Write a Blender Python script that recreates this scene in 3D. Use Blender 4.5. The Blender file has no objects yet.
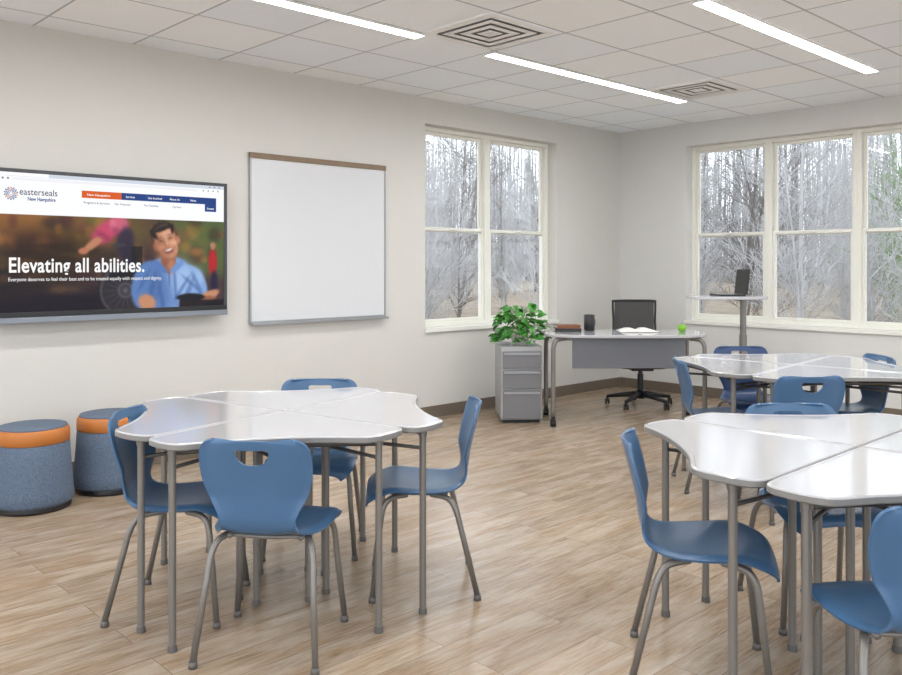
import bpy, bmesh, math, random
import numpy as np
from mathutils import Vector, Matrix
random.seed(7); np.random.seed(7)
scene = bpy.context.scene
COL = scene.collection

# ------------------------------------------------------------------ helpers
def lin(c):
    out = []
    for v in c[:3]:
        v = v / 255.0
        out.append(v / 12.92 if v <= 0.04045 else ((v + 0.055) / 1.055) ** 2.4)
    return (out[0], out[1], out[2], 1.0)

def mat(name, color, rough=0.5, metal=0.0, var=0.06, scale=8.0, bump=0.0, bscale=60.0, coat=0.0, spec=0.5):
    m = bpy.data.materials.new(name); m.use_nodes = True
    nt = m.node_tree; b = nt.nodes['Principled BSDF']
    c = lin(color)
    tc = nt.nodes.new('ShaderNodeTexCoord')
    no = nt.nodes.new('ShaderNodeTexNoise'); no.inputs['Scale'].default_value = scale
    nt.links.new(tc.outputs['Object'], no.inputs['Vector'])
    mx = nt.nodes.new('ShaderNodeMix'); mx.data_type = 'RGBA'
    mx.inputs['A'].default_value = tuple(max(0, v * (1 - var)) for v in c[:3]) + (1,)
    mx.inputs['B'].default_value = tuple(min(1, v * (1 + var)) for v in c[:3]) + (1,)
    nt.links.new(no.outputs['Fac'], mx.inputs['Factor'])
    nt.links.new(mx.outputs['Result'], b.inputs['Base Color'])
    b.inputs['Roughness'].default_value = rough
    b.inputs['Metallic'].default_value = metal
    b.inputs['Specular IOR Level'].default_value = spec
    if coat: b.inputs['Coat Weight'].default_value = coat; b.inputs['Coat Roughness'].default_value = 0.07
    if bump:
        n2 = nt.nodes.new('ShaderNodeTexNoise'); n2.inputs['Scale'].default_value = bscale
        nt.links.new(tc.outputs['Object'], n2.inputs['Vector'])
        bp = nt.nodes.new('ShaderNodeBump'); bp.inputs['Strength'].default_value = bump; bp.inputs['Distance'].default_value = 0.01
        nt.links.new(n2.outputs['Fac'], bp.inputs['Height'])
        nt.links.new(bp.outputs['Normal'], b.inputs['Normal'])
    return m

def emis(name, color, strength):
    m = bpy.data.materials.new(name); m.use_nodes = True
    b = m.node_tree.nodes['Principled BSDF']
    b.inputs['Base Color'].default_value = (0, 0, 0, 1)
    b.inputs['Specular IOR Level'].default_value = 0.0
    b.inputs['Emission Color'].default_value = lin(color)
    b.inputs['Emission Strength'].default_value = strength
    return m

class MB:
    def __init__(s): s.v = []; s.f = []; s.m = []
    def add(s, vs, fs, mi=0):
        o = len(s.v); s.v += [tuple(v) for v in vs]
        s.f += [tuple(i + o for i in f) for f in fs]; s.m += [mi] * len(fs)
    def box(s, x0, x1, y0, y1, z0, z1, mi=0):
        vs = [(x0,y0,z0),(x1,y0,z0),(x1,y1,z0),(x0,y1,z0),(x0,y0,z1),(x1,y0,z1),(x1,y1,z1),(x0,y1,z1)]
        s.add(vs, [(3,2,1,0),(4,5,6,7),(0,1,5,4),(1,2,6,5),(2,3,7,6),(3,0,4,7)], mi)
    def tube(s, pts, r, n=10, mi=0):
        pts = [Vector(p) for p in pts]
        rs = r if isinstance(r, (list, tuple)) else [r] * len(pts)
        vs = []; fs = []
        t0 = (pts[1] - pts[0]).normalized()
        up = Vector((0,0,1)) if abs(t0.z) < 0.9 else Vector((1,0,0))
        a = t0.cross(up).normalized()
        for i, p in enumerate(pts):
            if i == 0: t = pts[1] - pts[0]
            elif i == len(pts) - 1: t = pts[-1] - pts[-2]
            else: t = (pts[i+1] - pts[i]).normalized() + (pts[i] - pts[i-1]).normalized()
            t.normalize()
            a = (a - t * a.dot(t)).normalized(); b = t.cross(a)
            for k in range(n):
                an = 2 * math.pi * k / n
                vs.append(p + (a * math.cos(an) + b * math.sin(an)) * rs[i])
        for i in range(len(pts) - 1):
            for k in range(n):
                k2 = (k + 1) % n
                fs.append((i*n+k, i*n+k2, (i+1)*n+k2, (i+1)*n+k))
        fs.append(tuple(reversed(range(n)))); L = (len(pts)-1)*n
        fs.append(tuple(L + k for k in range(n)))
        s.add(vs, fs, mi)
    def lathe(s, prof, n=32, c=(0,0,0), mi=0, cap=True):
        vs = []; fs = []
        for (r, z) in prof:
            for k in range(n):
                an = 2*math.pi*k/n
                vs.append((c[0]+r*math.cos(an), c[1]+r*math.sin(an), c[2]+z))
        for i in range(len(prof)-1):
            for k in range(n):
                k2 = (k+1) % n
                fs.append((i*n+k, i*n+k2, (i+1)*n+k2, (i+1)*n+k))
        if cap:
            fs.append(tuple(reversed(range(n)))); L = (len(prof)-1)*n
            fs.append(tuple(L+k for k in range(n)))
        s.add(vs, fs, mi)
    def prism(s, outline, z0, z1, mi=0):
        n = len(outline)
        vs = [(x,y,z0) for x,y in outline] + [(x,y,z1) for x,y in outline]
        fs = [tuple(reversed(range(n))), tuple(range(n, 2*n))]
        fs += [(k, (k+1)%n, n+(k+1)%n, n+k) for k in range(n)]
        s.add(vs, fs, mi)
    def mesh(s, name, mats, smooth=False):
        me = bpy.data.meshes.new(name); me.from_pydata(s.v, [], s.f)
        for m in (mats if isinstance(mats, (list, tuple)) else [mats]): me.materials.append(m)
        for p, mi in zip(me.polygons, s.m): p.material_index = mi; p.use_smooth = smooth
        me.update(); return me
    def obj(s, name, mats, smooth=False, bevel=0, parent=None, seg=2):
        o = bpy.data.objects.new(name, s.mesh(name, mats, smooth)); COL.objects.link(o)
        if bevel:
            md = o.modifiers.new('Bevel', 'BEVEL'); md.width = bevel; md.segments = seg
            md.limit_method = 'ANGLE'; md.angle_limit = math.radians(40)
        if parent: o.parent = parent
        return o

def catmull(pts, sub=6, closed=False):
    P = [np.array(p, float) for p in pts]; n = len(P); out = []
    rng = range(n) if closed else range(n-1)
    for i in rng:
        if closed: p0,p1,p2,p3 = P[(i-1)%n],P[i],P[(i+1)%n],P[(i+2)%n]
        else: p0,p1,p2,p3 = P[max(i-1,0)],P[i],P[i+1],P[min(i+2,n-1)]
        for k in range(sub):
            t = k/sub
            out.append(0.5*((2*p1)+(-p0+p2)*t+(2*p0-5*p1+4*p2-p3)*t*t+(-p0+3*p1-3*p2+p3)*t**3))
    if not closed: out.append(P[-1])
    return [tuple(p) for p in out]

def root(name, loc, rz, label, cat, group=None):
    e = bpy.data.objects.new(name, None); COL.objects.link(e)
    e.location = loc; e.rotation_euler = (0,0,math.radians(rz)); e.empty_display_size = 0.1
    e['label'] = label; e['category'] = cat
    if group: e['group'] = group
    return e

def copy_thing(src, loc, rz, label=None):
    def rec(o, par):
        c = o.copy(); COL.objects.link(c)
        if par: c.parent = par
        for ch in o.children: rec(ch, c)
        return c
    kids = list(src.children)
    c = src.copy(); COL.objects.link(c)
    for k in kids: rec(k, c)
    c.location = loc; c.rotation_euler = (0,0,math.radians(rz))
    if label: c['label'] = label
    return c

def tag(o, label, cat, group=None):
    o['label'] = label; o['category'] = cat
    if group: o['group'] = group
def struct(o): o['kind'] = 'structure'

# axis of the diagonal teacher's corner
CR = Vector((0.7254, -0.6884, 0)); CF = Vector((0.6884, 0.7254, 0))

# ------------------------------------------------------------------ materials
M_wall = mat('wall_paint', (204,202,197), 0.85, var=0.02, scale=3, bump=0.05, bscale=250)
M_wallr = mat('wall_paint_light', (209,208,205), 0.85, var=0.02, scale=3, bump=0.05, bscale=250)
M_base = mat('baseboard_vinyl', (108,97,84), 0.5)
M_frame = mat('window_vinyl', (227,226,217), 0.4, var=0.02)
M_trimw = mat('sill_white', (226,225,219), 0.4, var=0.02)
M_blue = mat('blue_plastic', (64,99,135), 0.34, var=0.03, bump=0.05, bscale=400)
M_blue_shaded = mat('blue_plastic_shaded', (42,66,108), 0.36, var=0.03)  # chair blue with shade painted into the colour, for the far back chair
M_leg = mat('warm_grey_steel', (124,120,115), 0.35, 0.4, var=0.03)
M_glide = mat('glide_dark', (92,89,86), 0.5)
M_rail = mat('rail_steel', (80,77,74), 0.4, 0.4)
M_top = mat('white_laminate', (180,180,183), 0.12, var=0.01, coat=0.4)
M_topedge = mat('laminate_edge', (128,127,125), 0.3, var=0.02)
M_black = mat('black_plastic', (20,20,22), 0.4)
M_silver = mat('silver', (164,166,168), 0.3, 0.7, var=0.02)
M_white = mat('white_metal', (240,240,241), 0.5, var=0.01)
M_board = mat('whiteboard_surface', (208,210,213), 0.15, var=0.005, coat=0.2)
M_wood = mat('wood_rail', (122,101,80), 0.5, var=0.2, scale=20)
M_cab = mat('cabinet_grey', (168,168,167), 0.45, var=0.02)
M_cabf = mat('drawer_grey', (116,116,119), 0.4, var=0.03)
M_panel = mat('modesty_grey', (108,110,115), 0.4, 0.2, var=0.03)
M_leaf = mat('leaf_green', (58,130,40), 0.5, var=0.45, scale=14)
M_stem = mat('stem_green', (92,130,60), 0.5)
M_pot = mat('pot_cream', (222,218,208), 0.4)
M_soil = mat('soil', (60,44,32), 0.9)
M_orange = mat('orange_vinyl', (184,112,50), 0.5, var=0.05)
M_bark = mat('bark', (118,113,110), 0.9, var=0.3, scale=3)
M_bark2 = mat('bark_pale', (180,180,181), 0.9, var=0.25, scale=3)
M_bark3 = mat('bark_mossy', (120,146,98), 0.9, var=0.25, scale=3)
M_apple = mat('apple_green', (110,170,40), 0.3, var=0.1)
M_paper = mat('paper', (218,216,210), 0.7, var=0.01)
M_brown = mat('cover_brown', (120,72,44), 0.5)
M_dkgrey = mat('screen_bezel', (62,64,66), 0.35, 0.3)
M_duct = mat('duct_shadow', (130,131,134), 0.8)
M_tweed = mat('tweed_blue', (92,107,127), 0.95, var=0.6, scale=140, bump=0.5, bscale=200)
M_tweedtop = mat('tweed_blue_grey', (97,110,128), 0.95, var=0.45, scale=140, bump=0.5, bscale=200)

def mesh_mat():   # woven mesh with real see-through holes
    m = bpy.data.materials.new('black_mesh'); m.use_nodes = True
    nt = m.node_tree; b = nt.nodes['Principled BSDF']; b.inputs['Base Color'].default_value = lin((24,25,28)); b.inputs['Roughness'].default_value = .7
    tc = nt.nodes.new('ShaderNodeTexCoord'); ck = nt.nodes.new('ShaderNodeTexChecker'); ck.inputs['Scale'].default_value = 160
    nt.links.new(tc.outputs['Object'], ck.inputs['Vector'])
    mr = nt.nodes.new('ShaderNodeMapRange'); mr.inputs['To Min'].default_value = 1.0; mr.inputs['To Max'].default_value = 0.75
    nt.links.new(ck.outputs['Fac'], mr.inputs['Value']); nt.links.new(mr.outputs[0], b.inputs['Alpha']); return m
M_mesh = mesh_mat()

# floor
def floor_mat():
    m = bpy.data.materials.new('vinyl_planks'); m.use_nodes = True
    nt = m.node_tree; b = nt.nodes['Principled BSDF']; L = nt.links
    tc = nt.nodes.new('ShaderNodeTexCoord')
    br = nt.nodes.new('ShaderNodeTexBrick')
    br.offset = 0.37; br.inputs['Scale'].default_value = 1.0
    br.inputs['Brick Width'].default_value = 1.22; br.inputs['Row Height'].default_value = 0.152
    br.inputs['Mortar Size'].default_value = 0.0011
    br.inputs['Color1'].default_value = (0,0,0,1); br.inputs['Color2'].default_value = (1,1,1,1)
    br.inputs['Mortar'].default_value = (0.5,0.5,0.5,1)
    L.new(tc.outputs['Object'], br.inputs['Vector'])
    vm = nt.nodes.new('ShaderNodeVectorMath'); vm.operation = 'MULTIPLY_ADD'
    L.new(br.outputs['Color'], vm.inputs[0]); vm.inputs[1].default_value = (7,5,3)
    L.new(tc.outputs['Object'], vm.inputs[2])
    mp = nt.nodes.new('ShaderNodeMapping'); mp.inputs['Scale'].default_value = (3.0, 34, 1)
    L.new(vm.outputs[0], mp.inputs['Vector'])
    n1 = nt.nodes.new('ShaderNodeTexNoise'); n1.inputs['Scale'].default_value = 2.0; n1.inputs['Detail'].default_value = 10
    n1.inputs['Roughness'].default_value = 0.76; n1.inputs['Distortion'].default_value = 0.9
    L.new(mp.outputs[0], n1.inputs['Vector'])
    mp2 = nt.nodes.new('ShaderNodeMapping'); mp2.inputs['Scale'].default_value = (1.6, 6.0, 1)
    L.new(vm.outputs[0], mp2.inputs['Vector'])
    n2 = nt.nodes.new('ShaderNodeTexNoise'); n2.inputs['Scale'].default_value = 2.0; n2.inputs['Detail'].default_value = 6
    n2.inputs['Distortion'].default_value = 0.4
    L.new(mp2.outputs[0], n2.inputs['Vector'])
    r1 = nt.nodes.new('ShaderNodeValToRGB')
    e = r1.color_ramp.elements
    e[0].position = 0.31; e[0].color = lin((92,74,56))
    e[1].position = 0.71; e[1].color = lin((192,180,164))
    x = e.new(0.43); x.color = lin((143,121,97))
    x = e.new(0.54); x.color = lin((168,147,123))
    L.new(n1.outputs['Fac'], r1.inputs['Fac'])
    r2 = nt.nodes.new('ShaderNodeValToRGB')
    r2.color_ramp.elements[0].position = 0.37; r2.color_ramp.elements[0].color = lin((144,118,91))
    r2.color_ramp.elements[1].position = 0.66; r2.color_ramp.elements[1].color = lin((188,177,162))
    L.new(n2.outputs['Fac'], r2.inputs['Fac'])
    mx = nt.nodes.new('ShaderNodeMix'); mx.data_type = 'RGBA'; mx.inputs['Factor'].default_value = 0.46
    L.new(r1.outputs[0], mx.inputs['A']); L.new(r2.outputs[0], mx.inputs['B'])
    hv = nt.nodes.new('ShaderNodeMapRange'); hv.inputs['To Min'].default_value = 0.88; hv.inputs['To Max'].default_value = 1.06
    L.new(br.outputs['Color'], hv.inputs['Value'])
    m3 = nt.nodes.new('ShaderNodeMix'); m3.data_type = 'RGBA'; m3.blend_type = 'MULTIPLY'; m3.inputs['Factor'].default_value = 1
    L.new(mx.outputs['Result'], m3.inputs['A']); L.new(hv.outputs[0], m3.inputs['B'])
    m4 = nt.nodes.new('ShaderNodeMix'); m4.data_type = 'RGBA'
    L.new(br.outputs['Fac'], m4.inputs['Factor']); L.new(m3.outputs['Result'], m4.inputs['A'])
    m4.inputs['B'].default_value = lin((112,93,75))
    L.new(m4.outputs['Result'], b.inputs['Base Color'])
    b.inputs['Roughness'].default_value = 0.26
    bp = nt.nodes.new('ShaderNodeBump'); bp.inputs['Strength'].default_value = 0.10; bp.inputs['Distance'].default_value = 0.004
    L.new(n1.outputs['Fac'], bp.inputs['Height']); L.new(bp.outputs[0], b.inputs['Normal'])
    return m
def ceil_mat():
    m = bpy.data.materials.new('ceiling_tiles'); m.use_nodes = True
    nt = m.node_tree; b = nt.nodes['Principled BSDF']; L = nt.links
    tc = nt.nodes.new('ShaderNodeTexCoord')
    mp = nt.nodes.new('ShaderNodeMapping'); mp.inputs['Location'].default_value = (-3.50, -3.91, 0)
    L.new(tc.outputs['Object'], mp.inputs['Vector'])
    br = nt.nodes.new('ShaderNodeTexBrick'); br.offset = 0.0; br.inputs['Scale'].default_value = 1.0
    br.inputs['Brick Width'].default_value = 0.61; br.inputs['Row Height'].default_value = 0.61
    br.inputs['Mortar Size'].default_value = 0.0075; br.inputs['Mortar Smooth'].default_value = 0.1
    br.inputs['Color1'].default_value = lin((240,246,254)); br.inputs['Color2'].default_value = lin((249,252,255))
    br.inputs['Mortar'].default_value = lin((186,190,195))
    L.new(mp.outputs[0], br.inputs['Vector'])
    no = nt.nodes.new('ShaderNodeTexNoise'); no.inputs['Scale'].default_value = 120
    L.new(tc.outputs['Object'], no.inputs['Vector'])
    bp = nt.nodes.new('ShaderNodeBump'); bp.inputs['Strength'].default_value = 0.2; bp.inputs['Distance'].default_value = 0.005
    L.new(no.outputs['Fac'], bp.inputs['Height']); L.new(bp.outputs[0], b.inputs['Normal'])
    L.new(br.outputs['Color'], b.inputs['Base Color']); b.inputs['Roughness'].default_value = 0.9
    return m
def glass_mat():
    m = bpy.data.materials.new('window_glass'); m.use_nodes = True
    nt = m.node_tree; nt.nodes.remove(nt.nodes['Principled BSDF'])
    out = nt.nodes['Material Output']
    t = nt.nodes.new('ShaderNodeBsdfTransparent'); g = nt.nodes.new('ShaderNodeBsdfGlossy'); g.inputs['Roughness'].default_value = 0.02
    fr = nt.nodes.new('ShaderNodeFresnel'); fr.inputs['IOR'].default_value = 1.2
    mx = nt.nodes.new('ShaderNodeMixShader')
    nt.links.new(fr.outputs[0], mx.inputs[0]); nt.links.new(t.outputs[0], mx.inputs[1]); nt.links.new(g.outputs[0], mx.inputs[2])
    nt.links.new(mx.outputs[0], out.inputs['Surface']); return m
M_glass = glass_mat()

# ------------------------------------------------------------------ room shell
H = 2.75; YL = 5.40; XR = 7.65
b = MB(); b.box(-2.5, XR+0.2, -2.5, YL+0.2, -0.15, 0); o = b.obj('floor', floor_mat()); struct(o)
b = MB(); b.box(-2.5, XR+0.2, -2.5, YL+0.2, H, H+0.1); o = b.obj('ceiling', ceil_mat()); struct(o)
W1 = (4.82, 6.58, 0.75, 2.53); W2 = (2.13, 4.59, 0.735, 2.52)
b = MB()
b.box(-2.5, W1[0], YL, YL+0.2, 0, H); b.box(W1[1], XR+0.2, YL, YL+0.2, 0, H)
b.box(W1[0], W1[1], YL, YL+0.2, 0, W1[2]); b.box(W1[0], W1[1], YL, YL+0.2, W1[3], H)
struct(b.obj('wall_left', M_wall))
b = MB()
b.box(XR, XR+0.2, -2.5, W2[0], 0, H); b.box(XR, XR+0.2, W2[1], YL, 0, H)
b.box(XR, XR+0.2, W2[0], W2[1], 0, W2[2]); b.box(XR, XR+0.2, W2[0], W2[1], W2[3], H)
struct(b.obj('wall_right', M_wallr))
b = MB(); b.box(-2.5, XR-0.012, YL-0.012, YL, 0, 0.10); struct(b.obj('baseboard_left', M_base, bevel=0.003))
b = MB(); b.box(XR-0.012, XR, -2.5, YL-0.012, 0, 0.10); struct(b.obj('baseboard_right', M_base, bevel=0.003))

def window(name, u0, u1, z0, z1, n, swap, plane):
    fr = MB(); gl = MB()
    def bx(B, a0, a1, w0, w1, c0, c1):
        if swap: B.box(plane+w0, plane+w1, a0, a1, c0, c1)
        else: B.box(a0, a1, plane+w0, plane+w1, c0, c1)
    U = (u1-u0)/n; zm = (z0+z1)/2 - 0.01
    z0 += 0.02
    for i in range(n):
        a0 = u0+i*U; a1 = a0+U; t = 0.035
        bx(fr, a0, a0+t, 0.11, 0.20, z0, z1); bx(fr, a1-t, a1, 0.11, 0.20, z0, z1)
        bx(fr, a0+t, a1-t, 0.11, 0.20, z0, z0+0.035); bx(fr, a0+t, a1-t, 0.11, 0.20, z1-0.035, z1)
        s = 0.030
        for (c0, c1, w) in ((zm-0.02, z1-0.035, 0.155), (z0+0.035, zm+0.02, 0.125)):
            bx(fr, a0+t, a0+t+s, w, w+0.028, c0, c1); bx(fr, a1-t-s, a1-t, w, w+0.028, c0, c1)
            bx(fr, a0+t+s, a1-t-s, w, w+0.028, c0, c0+s); bx(fr, a0+t+s, a1-t-s, w, w+0.028, c1-s, c1)
            bx(gl, a0+t+s, a1-t-s, w+0.012, w+0.016, c0+s, c1-s)
        bx(fr, (a0+a1)/2-0.03, (a0+a1)/2+0.03, 0.11, 0.125, zm+0.0, zm+0.018)
    o = fr.obj(name, M_frame, bevel=0.003); struct(o)
    g = gl.obj('window_glass', M_glass, parent=o)
    return o
window('window_1', W1[0], W1[1], W1[2], W1[3], 2, False, YL)
window('window_2', W2[0], W2[1], W2[2], W2[3], 3, True, XR)
b = MB(); b.box(W1[0]-0.01, W1[1]+0.01, YL-0.025, YL-0.0005, W1[2]-0.015, W1[2]+0.0195); b.box(W1[0]+0.001, W1[1]-0.001, YL-0.001, YL+0.2, W1[2]+0.0005, W1[2]+0.0195)
struct(b.obj('trim_1', M_trimw, bevel=0.003))
b = MB(); b.box(XR-0.025, XR-0.0005, W2[0]-0.01, W2[1]+0.01, W2[2]-0.015, W2[2]+0.0195); b.box(XR-0.001, XR+0.2, W2[0]+0.001, W2[1]-0.001, W2[2]+0.0005, W2[2]+0.0195)
struct(b.obj('trim_2', M_trimw, bevel=0.003))

# ------------------------------------------------------------------ ceiling lights and vents
M_em = emis('light_diffuser', (253,252,251), 43.0)
r = root('ceiling_light', (0,0,0), 0, 'long recessed linear LED light strip in tiled ceiling', 'ceiling light', 'linear ceiling lights')
b = MB(); b.box(-1.225,-1.215,-0.055,0.055,-0.012,0); b.box(1.215,1.225,-0.055,0.055,-0.012,0); b.box(-1.215,1.215,-0.055,-0.045,-0.012,0); b.box(-1.215,1.215,0.045,0.055,-0.012,0)
b.obj('housing', M_white, parent=r)
b = MB(); b.box(-1.215,1.215,-0.045,0.045,-0.008,-0.001); b.obj('diffuser', M_em, parent=r)
spots = [(2.28,3.97),(5.345,3.97),(5.345,2.39),(2.28,2.39),(-0.79,3.97),(-0.79,2.39),(5.345,0.2),(2.28,0.2),(-0.79,0.2)]
r.location = (spots[0][0], spots[0][1], H)
for sx, sy in spots[1:]: copy_thing(r, (sx, sy, H), 0)

r = root('air_vent', (3.75,3.605,H), 0, 'square white four-way air diffuser in ceiling grid', 'air vent', 'ceiling air vents')
b = MB()
def ringf(B, s0, s1, z0, z1, mi=0):
    vs = [(-s0,-s0,z0),(s0,-s0,z0),(s0,s0,z0),(-s0,s0,z0),(-s1,-s1,z1),(s1,-s1,z1),(s1,s1,z1),(-s1,s1,z1)]
    B.add(vs, [(k,(k+1)%4,4+(k+1)%4,4+k) for k in range(4)], mi)
ringf(b, 0.295, 0.295, 0, -0.012); ringf(b, 0.295, 0.235, -0.012, -0.012)
for s in (0.205, 0.130):
    ringf(b, s, s-0.045, -0.014, -0.012); ringf(b, s, s, -0.014, -0.011)
b.box(-0.055,0.055,-0.055,0.055,-0.014,-0.011)
b.obj('louver', M_white, parent=r)
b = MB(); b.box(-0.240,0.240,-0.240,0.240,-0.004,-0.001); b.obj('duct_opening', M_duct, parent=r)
copy_thing(r, (6.20,3.605,H), 0)

# ------------------------------------------------------------------ school chair
def chair_shell():
    prof = [(.218,.408,.150),(.214,.428,.182),(.185,.442,.202),(.12,.445,.214),(.05,.440,.216),(-.02,.434,.208),(-.09,.432,.192),
            (-.145,.437,.166),(-.182,.455,.143),(-.205,.49,.133),(-.215,.53,.148),(-.222,.58,.174),(-.232,.63,.191),(-.244,.68,.198),
            (-.256,.725,.197),(-.264,.755,.190),(-.270,.776,.172),(-.272,.786,.142)]
    P = catmull(prof, 4); nc = 24; vs = []; fs = []
    for i, (x, z, w) in enumerate(P):
        for k in range(nc+1):
            t = -1+2*k/nc
            back = min(1, max(0, (z-.46)/.12)) if x < -.15 else 0
            dx = 0.042*t*t*back
            seat = 1-back
            dz = (0.018*t*t*min(1, max(0,(0.2-x)/0.1)) - 0.02*t*t*max(0,(x-.12)/.1))*seat
            if abs(t) > 0.85: dz -= 0.014*((abs(t)-.85)/.15)**2*seat; dx -= 0.012*((abs(t)-.85)/.15)**2*back
            vs.append((x+dx, t*w, z+dz))
    n1 = nc+1
    for i in range(len(P)-1):
        for k in range(nc):
            fs.append((i*n1+k, i*n1+k+1, (i+1)*n1+k+1, (i+1)*n1+k))
    me = bpy.data.meshes.new('seat_shell'); me.from_pydata(vs, [], fs); me.update()
    o = bpy.data.objects.new('tmp', me); COL.objects.link(o)
    md = o.modifiers.new('s','SOLIDIFY'); md.thickness = 0.009; md.offset = 0
    cut = MB()
    ol = []
    for k in range(32):
        a = 2*math.pi*k/32; c, s = math.cos(a), math.sin(a)
        y = 0.058*(abs(c)**0.65)*(1 if c>0 else -1)*(1.0-0.22*s)
        z = 0.027*(abs(s)**0.75)*(1 if s>0 else -1) - 2.0*y*y
        ol.append((y, z))
    n = len(ol)
    cvs = [(-0.5, y, 0.725-z) for y, z in ol]+[(-0.05, y, 0.725-z) for y, z in ol]
    cut.add(cvs, [tuple(range(n)), tuple(reversed(range(n,2*n)))]+[(k, n+k, n+(k+1)%n, (k+1)%n) for k in range(n)])
    co = cut.obj('cut', M_blue)
    bm = bmesh.new(); bm.from_mesh(co.data); bmesh.ops.recalc_face_normals(bm, faces=bm.faces); bm.to_mesh(co.data); bm.free()
    mb = o.modifiers.new('b','BOOLEAN'); mb.operation = 'DIFFERENCE'; mb.object = co; mb.solver = 'EXACT'
    bpy.context.view_layer.update()
    dg = bpy.context.evaluated_depsgraph_get()
    res = bpy.data.meshes.new_from_object(o.evaluated_get(dg))
    bpy.data.objects.remove(o); bpy.data.objects.remove(co)
    res.name = 'seat_shell'; res.materials.clear(); res.materials.append(M_blue)
    for p in res.polygons: p.use_smooth = True; p.material_index = 0
    try: res.set_sharp_from_angle(angle=math.radians(45))
    except Exception: pass
    return res

SHELL = chair_shell()
SHELL_SHADED = SHELL.copy(); SHELL_SHADED.materials[0] = M_blue_shaded  # same blue shell, shade put into its colour
ch = root('school_chair', (0,0,0), 0, 'blue chair', 'chair', 'blue school chairs')
so = bpy.data.objects.new('seat_shell', SHELL); COL.objects.link(so); so.parent = ch
b = MB()
b.tube(catmull([(-.10,-.13,.417),(-.10,0,.412),(-.10,.13,.417)],4), .009, 8); b.tube(catmull([(.09,-.13,.424),(.09,0,.42),(.09,.13,.424)],4), .009, 8)
b.tube([(-.12,-.13,.417),(.12,-.13,.425)], .010, 8); b.tube([(-.12,.13,.417),(.12,.13,.425)], .010, 8)
b.obj('seat_frame', M_leg, smooth=True, parent=ch)
for sx, sy in ((1,1),(1,-1),(-1,1),(-1,-1)):
    b = MB()
    if sx > 0: p = [(.05,.13*sy,.415),(.12,.165*sy,.408),(.150,.183*sy,.37),(.163,.190*sy,.28),(.192,.214*sy,.02)]
    else: p = [(-.05,.13*sy,.415),(-.12,.165*sy,.405),(-.152,.183*sy,.36),(-.174,.190*sy,.28),(-.238,.214*sy,.02)]
    b.tube(catmull(p[:4],6)+[p[4]], .0118, 12)
    e = p[4]; b.tube([(e[0],e[1],.022),(e[0],e[1],.0)], [.0145,.0155], 12, mi=1)
    b.obj('leg', [M_leg, M_glide], smooth=True, parent=ch)
ch.scale = (.955,.955,.955)

CH = [  # x, y, heading, label
 (1.592, 2.572, 40.5, 'blue plastic school chair, slotted back turned outward at white desk pod'),
 (2.316, 2.638, 140, 'blue plastic school chair seen side-on beside white desk pod'),
 (1.507, 3.080, -45, 'blue plastic school chair at desk pod beside the round stools'),
 (2.250, 3.300, -131.5, 'blue plastic school chair tucked behind white desk pod facing it'),
 (2.481, 1.423, -57.5, 'blue plastic school chair side-on at white desk pod'),
 (3.204, 1.371, -131.5, 'blue plastic school chair mostly hidden under white desk pod'),
 (2.368, 0.786, 46.5, 'blue plastic school chair with back turned to viewer'),
 (4.637, 2.562, -48, 'blue plastic school chair at desk pod near teacher desk'),
 (4.425, 2.033, 51, 'blue plastic school chair with back turned, desk pod near windows'),
 (5.32, 2.70, -133.5, 'dark navy blue plastic school chair tucked behind desk pod near windows'),  # same blue chair; its dark tone is painted shade
 (5.384, 2.128, 139.5, 'blue plastic school chair at desk pod beside windows'),
]
ch.location = (CH[0][0], CH[0][1], 0); ch.rotation_euler = (0,0,math.radians(CH[0][2])); ch['label'] = CH[0][3]
for x, y, a, l in CH[1:]:
    c_ = copy_thing(ch, (x, y, 0), a, l)
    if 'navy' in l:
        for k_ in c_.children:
            if k_.name.startswith('seat_shell'): k_.data = SHELL_SHADED

# ------------------------------------------------------------------ student desk (quarter pod)
def offset_poly(P, d):
    n = len(P); out = []
    for i in range(n):
        p0 = Vector(P[i-1]); p1 = Vector(P[i]); p2 = Vector(P[(i+1)%n])
        a = (p1-p0).normalized(); c = (p2-p1).normalized()
        n1 = Vector((-a.y, a.x)); n2 = Vector((-c.y, c.x)); m = (n1+n2)
        if m.length < 1e-4: m = n1
        m.normalize(); k = max(0.5, m.dot(n1))
        q = p1+m*(d/k); out.append((q.x, q.y))
    return out
curve = [(.61,.0035),(.662,.008),(.688,.026),(.702,.062),(.709,.12),(.706,.168),(.692,.200),(.660,.224),(.59,.264),(.50,.332),(.405,.42),(.325,.51),(.268,.595),(.242,.636),(.218,.661),(.182,.675),(.12,.680),(.058,.676),(.022,.658),(.006,.625),(.0035,.57)]
ol = [(.0035,.0035)] + [p for p in catmull(curve, 3)]
TOPZ = 0.722
dk = root('student_desk', (0,0,0), 0, 'white glossy student desk', 'desk', 'white student desks')
b = MB(); n = len(ol)
rings = [(offset_poly(ol, .008), TOPZ-.026),(ol, TOPZ-.021),(ol, TOPZ-.005),(offset_poly(ol,.002),TOPZ-.0015),(offset_poly(ol,.006),TOPZ),
         (offset_poly(ol,.013),TOPZ),(offset_poly(ol,.016),TOPZ-.0020)]
vs = []
for R, z in rings: vs += [(x,y,z) for x,y in R]
b.add(vs, [])
for i in range(len(rings)-1):
    for k in range(n):
        b.f.append((i*n+k, i*n+(k+1)%n, (i+1)*n+(k+1)%n, (i+1)*n+k)); b.m.append(1 if i < 2 else 0)
b.f.append(tuple(reversed(range(n)))); b.m.append(1)
L = (len(rings)-1)*n; b.f.append(tuple(L+k for k in range(n))); b.m.append(0)
b.obj('tabletop', [M_top, M_topedge], parent=dk)
LA, LB, LC, LD = (.655,.115),(.115,.62),(.20,.05),(.05,.20)
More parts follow.
